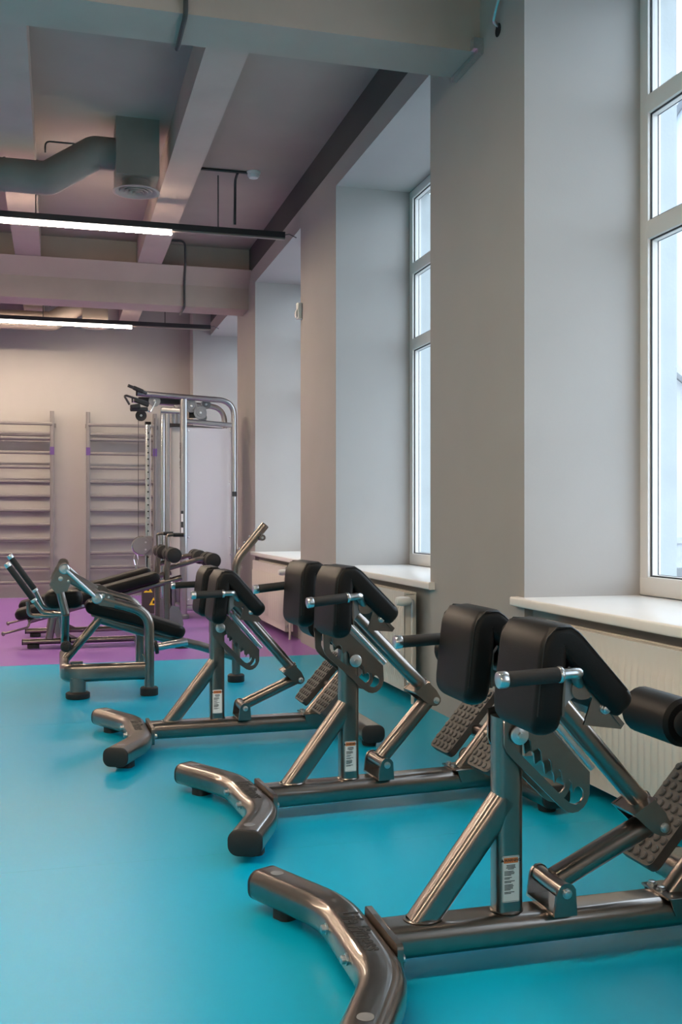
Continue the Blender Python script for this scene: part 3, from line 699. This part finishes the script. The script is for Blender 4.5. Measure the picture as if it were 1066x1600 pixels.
# ================================================================== decline benches
def decline_bench(yc, label):
    g = thing('decline_bench', (0, yc, 0), label=label, cat='exercise bench', group='decline sit-up benches')
    OVc = rrect(.062, .046, .02, 4)
    obj('base_tube', MB().sweep([(-.258, 0, .050), (.95, 0, .053)], OVc), 'bronze', g)
    obj('end_cap', MB().sweep([(-.266, 0, .05), (-.257, 0, .05)], OVc), 'rubber', g)
    obj('rubber_foot', MB().sweep([(-.18, 0, 0), (-.18, 0, .03)], rrect(.09, .09, .03, 4), up=(0, 1, 0)), 'rubber', g)
    ft = obj('cross_foot', MB().sweep([(.95, -.36, .052), (.95, .36, .052)], rrect(.07, .05, .02, 4)), 'bronze', g)
    for s in (-1, 1): obj('rubber_foot', MB().sweep([(.95, s * .30, 0), (.95, s * .30, .03)], rrect(.10, .10, .03, 4), up=(0, 1, 0)), 'rubber', g)
    obj('front_leg', MB().sweep([(-.06, 0, .07), (-.02, 0, .29)], rrect(.05, .06, .02, 4)), 'bronze', g)
    obj('leg_plate', MB().prism([(.0, .07), (.16, .07), (.10, .10), (.0, .24), (-.06, .24)], (-.012, .012)), 'bronze', g, smooth=False)
    pk, rl = pad_mesh([(-.315, .262), (.2, .398), (.800, .558)], .27, .080, .05)
    p = obj('bench_pad', pk.mesh('bench_pad', True, 70), 'vinyl', g)
    for s in (1, -1): obj('piping', MB().tube(rl(s, 1), .0018, 6, up=(0, 1, 0)), 'piping', p)
    obj('pad_tube', MB().sweep([(-.22, 0, .215), (.985, 0, .540)], rrect(.055, .048, .02, 4)), 'bronze', g)
    for u in (-.12, .2, .48): bolt(g, (u, -.027, .215 + (u + .22) * .27), (0, -1, 0), .008, .008)
    obj('ladder_strut', MB().sweep([(.36, 0, .38), (.62, 0, .07)], rrect(.05, .02, .006, 2)), 'steel', g)
    obj('post', MB().sweep([(.865, 0, .06), (.865, 0, .60), (.885, 0, .74)], rrect(.05, .05, .016, 4), up=(0, 1, 0)), 'bronze', g)
    obj('gusset', MB().prism([(.885, .08), (.985, .08), (1.00, .16), (.985, .24), (.96, .30), (.90, .31), (.885, .28)], (-.02, .02)), 'plate', g, smooth=False)
    obj('ankle_arm', MB().sweep([(.86, 0, .612), (1.13, 0, .688), (1.22, 0, .686)], rrect(.042, .042, .016, 4), up=(0, 1, 0)), 'bronze', g)
    def rolls(u, z):
        obj('roller_bar', MB().cyl((u, -.20, z), (u, .20, z), .012, 12), 'steel', g)
        for s in (-1, 1):
            r = obj('foam_roller', MB().lathe((u, s * .03, z), (0, s, 0), [(.050, 0), (.060, .006), (.062, .02), (.062, .075), (.056, .083), (.062, .091), (.062, .16), (.058, .175), (.045, .18)], 26), 'foam', g)
            obj('roller_cap', MB().lathe((u, s * .208, z), (0, s, 0), [(.046, 0), (.046, .003), (.03, .009), (.004, .010)], 24), 'rubber', r)
    rolls(.905, .728); rolls(1.221, .682)
    hd = obj('handle', MB().tube(fillet([(.868, -.035, .60), (.862, -.035, .885), (.90, -.035, .890), (1.005, -.035, .890)], .045), .0125, 12, up=(0, 1, 0)), 'bronze', g)
    obj('grip', MB().cyl((.915, -.035, .890), (1.0, -.035, .890), .016, 16), 'foam', hd)
    obj('grip_cap', MB().cyl((1.0, -.035, .890), (1.012, -.035, .890), .016, 16), 'alu', hd)
    ph = obj('pull_rod', MB().tube(fillet([(-.20, -.05, .225), (-.22, -.06, .17), (-.40, -.10, .130)], .03), .009, 10), 'bronze', g)
    obj('knob', MB().lathe((-.40, -.10, .130), (-1, -.2, -.2), [(.008, -.012), (.016, -.006), (.018, .004), (.012, .014), (.003, .016)], 16), 'bronze', ph)
decline_bench(8.45, 'decline sit-up bench with black pad and foam rollers behind the lever bench')
decline_bench(9.26, 'decline sit-up bench with black pad and foam rollers next to the cable tower')

# ================================================================== cable tower
def cable_tower():
    yn, yf = 10.5, 11.12
    g = thing('cable_tower', (1.27, 10.8, 0), label='silver cable pulley tower with frosted panel beside the wall bars', cat='cable machine')
    O = Vector((-1.27, -10.8, 0))
    T = Matrix.Translation(O)
    def part(name, mb, m, par=g, **k): o = obj(name, mb, m, par, **k); o.matrix_local = T if par is g else Matrix.Identity(4); return o
    PP = rrect(.070, .066, .02, 4)
    for y in (yn, yf):
        bp = fillet([(.78, y, 2.285), (1.765, y, 2.235), (1.765, y, .03)], .17, 12)
        part('frame_arch', MB().sweep(bp, rrect(.056, .072, .026, 5), up=(0, 1, 0)), 'silver')
        part('arch_cap', MB().sweep([bp[0] - Vector((.012, 0, 0)), bp[0]], rrect(.05, .062, .022, 5), up=(0, 1, 0)), 'rubber')
        part('main_post', MB().sweep([(1.245, y, .03), (1.245, y, 2.24)], PP, up=(0, 1, 0)), 'silver')
        part('cross_bar', MB().sweep([(1.27, y, 2.015), (1.745, y, 1.985)], rrect(.045, .05, .016, 4)), 'silver')
        part('bottom_bar', MB().sweep([(1.27, y, .105), (1.745, y, .105)], rrect(.045, .05, .016, 4)), 'silver')
        for x in (1.245, 1.765): part('foot_pad', MB().lathe((x, y, 0), (0, 0, 1), [(.055, 0), (.058, .005), (.058, .035), (.05, .045), (.03, .046)], 20), 'greyp')
        pn = part('side_panel', MB().b2(1.275, 1.735, y - .003, y + .003, .14, 1.95), 'acry', smooth=False); tag(pn, 'frosted translucent panel')
        s = -1 if y == yn else 1
        b = MB()
        for x in (1.295, 1.72):
            for z in (.19, .83, 1.40, 1.92): b.lathe((x, y + s * .003, z), (0, s, 0), [(.010, 0), (.010, .004), (.004, .008)], 12)
        tag(part('panel_screw', b, 'steel', pn), kind='stuff')
        bt = MB()
        for x in (.92, 1.08): bt.lathe((x, y + s * .025, 2.275 - (x - .78) * .05), (0, s, 0), [(.012, 0), (.012, .004), (.004, .005)], 12)
        tag(part('frame_bolt', bt, 'blackp'), kind='stuff')
    part('panel_plate', MB().b2(1.74, 1.79, yn - .036, yn - .031, 1.25, 1.30), 'blackp', smooth=False)
    for (x, z) in ((1.245, 2.2), (1.765, 1.95), (1.765, .1), (1.245, .1)):
        part('tie_bar', MB().sweep([(x, yn, z), (x, yf, z)], rrect(.045, .045, .014, 3)), 'silver')
    # adjustable columns
    for y, xs in ((10.84, .915),):
        for k, xx in enumerate((xs,)):
            co = part('hole_column', MB().sweep([(xx, y, .05), (xx, y, 2.0)], rrect(.06, .06, .01, 3), up=(0, 1, 0)), 'chrome')
            ho = MB()
            for j in range(20): ho.lathe((xx, y - .030, .62 + j * .068), (0, -1, 0), [(.008, 0), (.008, .0008)], 12)
            tag(part('peg_hole', ho, 'dark', co), kind='stuff')
            part('column_cap', MB().sweep([(xx, y, 2.0), (xx, y, 2.03)], rrect(.062, .062, .012, 3), up=(0, 1, 0)), 'rubber', co)
            part('column_base', MB().b2(xx - .06, xx + .33, y - .05, y + .05, .02, .07), 'silver', co, smooth=False)
    for x, y, m in ((1.045, 10.62, 'chrome'), (1.095, 10.62, 'silver'), (1.16, 10.72, 'silver')):
        part('guide_post', MB().sweep([(x, y, .05), (x, y, 2.13)], rrect(.044, .044, .012, 3), up=(0, 1, 0)), m)
    part('head_bar', MB().sweep([(1.03, 10.60, 2.135), (1.235, 10.55, 2.12)], rrect(.05, .055, .01, 3)), 'silver')
    part('shroud', MB().b2(1.135, 1.235, 10.68, 10.98, .35, 1.97), 'white', smooth=False)
    part('shroud_cap', MB().b2(1.12, 1.24, 10.60, 11.0, 1.97, 2.0), 'blackp', smooth=False)
    for k in range(11): part('weight_block', MB().b2(.86, 1.13, 10.66, 10.98, .07 + k * .028, .095 + k * .028), 'stack', smooth=False)
    # warning triangles on the stack guard
    gd = part('stack_guard', MB().b2(.84, 1.13, 10.630, 10.640, .05, .42), 'stack', smooth=False)
    for (x, z) in ((.90, .30), (.955, .17)):
        t = part('warning_triangle', MB().prism([(x - .045, z - .035), (x + .045, z - .035), (x, z + .045)], (10.627, 10.630)), 'yellow', gd, smooth=False)
        part('warning_mark', MB().prism([(x - .012, z - .02), (x + .012, z - .02), (x + .008, z + .012), (x - .008, z + .012)], (10.6255, 10.627)), 'ink', gd, smooth=False)
    sg = part('notice_plate', MB().b2(1.215, 1.240, yn - .037, yn - .0331, .84, 1.10), 'blackp', smooth=False)
    for z in (.89, 1.03): part('notice_sticker', MB().b2(1.2175, 1.2375, yn - .0385, yn - .037, z - .04, z + .04), 'paper', sg, smooth=False)
    # lettering down the post
    lt = part('lettering', text_mesh('Life Fitness', .075, .28, .0005, .001, .8), 'ink')
    lt.matrix_local = T @ basis((1.2096, yn, 1.66), (0, 0, 1), (0, 1, 0), (-1, 0, 0))
    # pulleys
    def pulley(x, y, z, r=.058, m='greyp'):
        p = part('pulley', MB().lathe((x, y - .012, z), (0, 1, 0), [(.010, -.004), (r * .55, -.003), (r * .6, 0), (r, 0), (r, .006), (r * .9, .012), (r, .018), (r, .024), (r * .6, .024), (.01, .026)], 28), m)
        part('axle_bolt', MB().lathe((x, y - .014, z), (0, -1, 0), [(.012, 0), (.012, .006), (.005, .008)], 12), 'steel', p)
    pulley(.955, 10.52, 2.215); pulley(1.325, 10.52, 2.172, .064); pulley(1.416, 10.50, 2.105, .066); pulley(1.487, 10.60, 2.205, .05); pulley(.822, 10.55, 2.066, .056, 'rubber'); pulley(1.47, 10.72, 2.08, .045)
    part('pulley_housing', MB().b2(1.31, 1.43, 10.57, 10.60, 2.06, 2.14), 'blackp', smooth=False)
    part('inner_bar', MB().b2(.80, 1.23, 10.60, 10.66, 2.20, 2.26), 'blackp', smooth=False)
    # carriage
    ca = part('pulley_carriage', MB().lathe((.845, 10.79, .74), (0, -1, 0), [(.09, 0), (.092, .004), (.092, .026), (.088, .03), (.02, .031)], 32), 'plate')
    cb = MB()
    for (x, z) in ((.885, .775), (.885, .70)): cb.lathe((x, 10.759, z), (0, -1, 0), [(.010, 0), (.010, .005), (.004, .007)], 12)
    tag(part('carriage_bolt', cb, 'steel', ca), kind='stuff')
    part('carriage_rim', MB().tube([(.845 + .097 * math.cos(R(q)), 10.775, .74 + .097 * math.sin(R(q))) for q in range(80, 281, 10)], .006, 8, up=(0, 1, 0)), 'chrome', ca)
    part('carriage_sleeve', MB().b2(.875, .955, 10.79, 10.885, .64, .84), 'plate', ca, smooth=False)
    sn = MB(); sn.tube(fillet([(.775, 10.77, .65), (.765, 10.77, .60), (.78, 10.77, .54), (.80, 10.77, .54), (.81, 10.77, .60), (.80, 10.77, .65)], .02), .006, 8, up=(0, 1, 0)); sn.cyl((.79, 10.77, .54), (.79, 10.77, .50), .012, 10)
    part('snap_hook', sn, 'chrome', ca)
    for (x, y, z0, z1) in ((.80, 10.62, .84, 2.03), (.965, 10.62, .9, 2.05)): part('steel_cable', MB().cyl((x, y, z0), (x, y, z1), .003, 6), 'blackp')
cable_tower()
# handles hung on the tower's end
def cable_handle(kind, loc, label):
    g = thing('cable_attachment', loc, label=label, cat='cable attachment', group='handles hung on the cable tower'); return g
h = cable_handle('cable_attachment', (.68, 10.37, 2.325), 'straight black cable handle lying highest on the tower end')
obj('bar', MB().cyl((.0, 0, .02), (.19, .06, -.045), .016, 14, ch=.003), 'blackp', h); obj('grip', MB().cyl((.055, .017, .002), (.15, .047, -.031), .021, 14, ch=.003), 'foam', h)
h = cable_handle('cable_attachment', (.67, 10.43, 2.24), 'bent black cable bar with two arms on the tower end')
obj('bar', MB().tube(fillet([(.22, .06, -.05), (0, 0, .012), (-.02, 0, .005), (.03, 0, -.08)], .02), .011, 12), 'blackp', h); obj('grip', MB().cyl((.08, .02, -.03), (.22, .07, -.075), .019, 14, ch=.003), 'foam', h)
h = cable_handle('cable_attachment', (.71, 10.40, 2.12), 'thick black cable handle just above the lower black pulley')
obj('grip', MB().cyl((0, 0, .012), (.09, .02, .03), .024, 16, ch=.004), 'foam', h); obj('grip', MB().cyl((0, .03, -.005), (.17, .08, .005), .022, 16, ch=.004), 'foam', h)
obj('hook', MB().tube(fillet([(.16, .07, .0), (.20, .07, -.03), (.22, .07, .02), (.25, .05, .08)], .02), .006, 8, up=(0, 1, 0)), 'chrome', h)

# ================================================================== wall bars
def wall_bars(x0, x1, label):
    g = thing('wall_bars', (x0, YB, 0), label=label, cat='wall bars', group='wall bars on the end wall')
    W = x1 - x0
    for x in (.025, W - .025):
        u = obj('upright', MB().sweep([(x, -.10, .02), (x, -.10, 2.40)], rrect(.05, .10, .012, 3), up=(0, 1, 0)), 'wood', g)
        obj('wall_bracket', MB().b2(x - .035 if x < W / 2 else x - .0, x + .0 if x < W / 2 else x + .05, -.05, -.001, 2.20, 2.25), 'wood', u, smooth=False)
        obj('clip', MB().b2(x - .027, x + .027, -.153, -.12, 1.84, 1.94), 'clampp', u, smooth=False)
    rung = MB().sweep([(0, 0, 0), (W - .05, 0, 0)], rrect(.034, .042, .015, 4)).mesh('rung'); rung.materials.append(M['wood'])
    for k in range(12): inst('rung', rung, g, (.025, -.11 if k else -.15, 2.235 - .185 * k))
    inst('rung', rung, g, (.025, -.11, 2.115))
wall_bars(-.93, -.035, 'grey-painted wall bars farther from the cable tower on the end wall')
wall_bars(.365, 1.27, 'grey-painted wall bars standing behind the cable tower')
wall_bars(-2.26, -1.365, 'grey-painted wall bars farthest along the end wall from the windows')

# ================================================================== outdoors
gr = obj('ground', MB().b2(WXO + .02, 90, -60, 90, -1.1, -.9), 'asphalt', smooth=False); tag(gr, 'pale paved yard outside the windows', 'yard', kind='stuff')
def house(name, loc, rz, W, D, Hh, ridge, m, label, floors=2, cornice=False):
    g = thing(name, loc, R(rz), label=label, cat='building')
    obj('wall', MB().prism([(-W / 2, 0), (W / 2, 0), (W / 2, Hh), (0, ridge), (-W / 2, Hh)], (-D / 2, D / 2)), m, g, smooth=False)
    for s in (-1, 1):
        dx, dz = -s * W / 2, Hh - ridge
        rp = [(0, ridge + .02), (s * (W / 2 + .3), Hh - .3 * (ridge - Hh) / (W / 2) + .02), (s * (W / 2 + .3), Hh - .3 * (ridge - Hh) / (W / 2) + .14), (0, ridge + .16)]
        obj('roof_slope', MB().prism(rp, (-D / 2 - .3, D / 2 + .3)), 'roof', g, smooth=False)
    for f in range(floors):
        for k in range(3):
            x = -W / 2 + W * (k + .5) / 3; z = 1.0 + f * 2.9
            wf = obj('window', MB().b2(x - .55, x + .55, -D / 2 - .04, -D / 2 + .02, z, z + 1.4), 'white', g, smooth=False)
            obj('pane', MB().b2(x - .47, x + .47, -D / 2 - .05, -D / 2 - .04, z + .08, z + 1.32), 'carglass', wf, smooth=False)
    if cornice: obj('cornice', MB().b2(-W / 2 - .5, W / 2 + .5, -D / 2 - .5, -D / 2, Hh - .9, Hh - .3), 'roof', g, smooth=False)
house('gabled_house', (12.4, 22.6, -.9), -12, 8.0, 7.0, 2.6, 5.6, 'facade', 'pale low gabled house seen through the near window', 1)
house('apartment_block', (27.0, 30.5, -.9), -20, 12.0, 10.0, 16.0, 18.0, 'facade2', 'tall pale blue block beyond the gabled house', 5, True)
fe = thing('yard_fence', (9.6, 14.3, -.9), R(-12), label='pale board fence across the yard outside', cat='fence')
bd = MB().b2(-.07, .07, -.012, .012, .15, 1.55).mesh('board', False); bd.materials.append(M['fence'])
for k in range(24): inst('board', bd, fe, (-2.4 + k * .2, 0, 0))
obj('top_rail', MB().b2(-2.6, 2.5, -.04, .04, 1.52, 1.62), 'fence', fe, smooth=False)
for x in (-2.5, 0, 2.4): obj('post', MB().b2(x - .05, x + .05, .015, .1, 0, 1.5), 'fence', fe, smooth=False)

def car():
    g = thing('parked_car', (7.4, 9.6, -.9), R(75), label='blue-grey car parked in the yard outside the near window', cat='car')
    prof = [(-2.05, .32), (-2.1, .55), (-2.0, .80), (-1.25, .92), (-.65, 1.36), (.0, 1.45), (.75, 1.40), (1.45, .98), (1.95, .90), (2.08, .70), (2.08, .34), (1.75, .26), (-1.75, .26)]
    obj('body', MB().prism(prof[0:4] + [(1.45, .98)] + prof[8:], (-.85, .85)), 'car', g, ang=25)
    obj('roof', MB().prism([(-1.25, .90), (-.65, 1.36), (.0, 1.45), (.75, 1.40), (1.45, .96)], (-.70, .70)), 'car', g, ang=25)
    for s in (-1, 1):
        obj('side_window', MB().prism([(-1.0, .98), (-.58, 1.32), (0, 1.39), (.70, 1.34), (1.2, 1.0)], (s * .70, s * .712)), 'carglass', g, smooth=False)
    obj('windscreen', MB().add([(-1.22, -.64, .94), (-1.22, .64, .94), (-.70, .62, 1.345), (-.70, -.62, 1.345), (-1.20, -.64, .93), (-1.20, .64, .93), (-.66, .62, 1.33), (-.66, -.62, 1.33)], [(0, 1, 2, 3), (4, 7, 6, 5), (0, 4, 5, 1), (1, 5, 6, 2), (2, 6, 7, 3), (3, 7, 4, 0)]), 'carglass', g, smooth=False)
    for x in (-1.3, 1.3):
        for s in (-1, 1):
            wh = obj('wheel', MB().cyl((x, s * .70, .31), (x, s * .88, .31), .31, 24, ch=.03), 'rubber', g)
            obj('rim', MB().cyl((x, s * .87, .31), (x, s * .89, .31), .19, 16), 'alu', wh)
car()
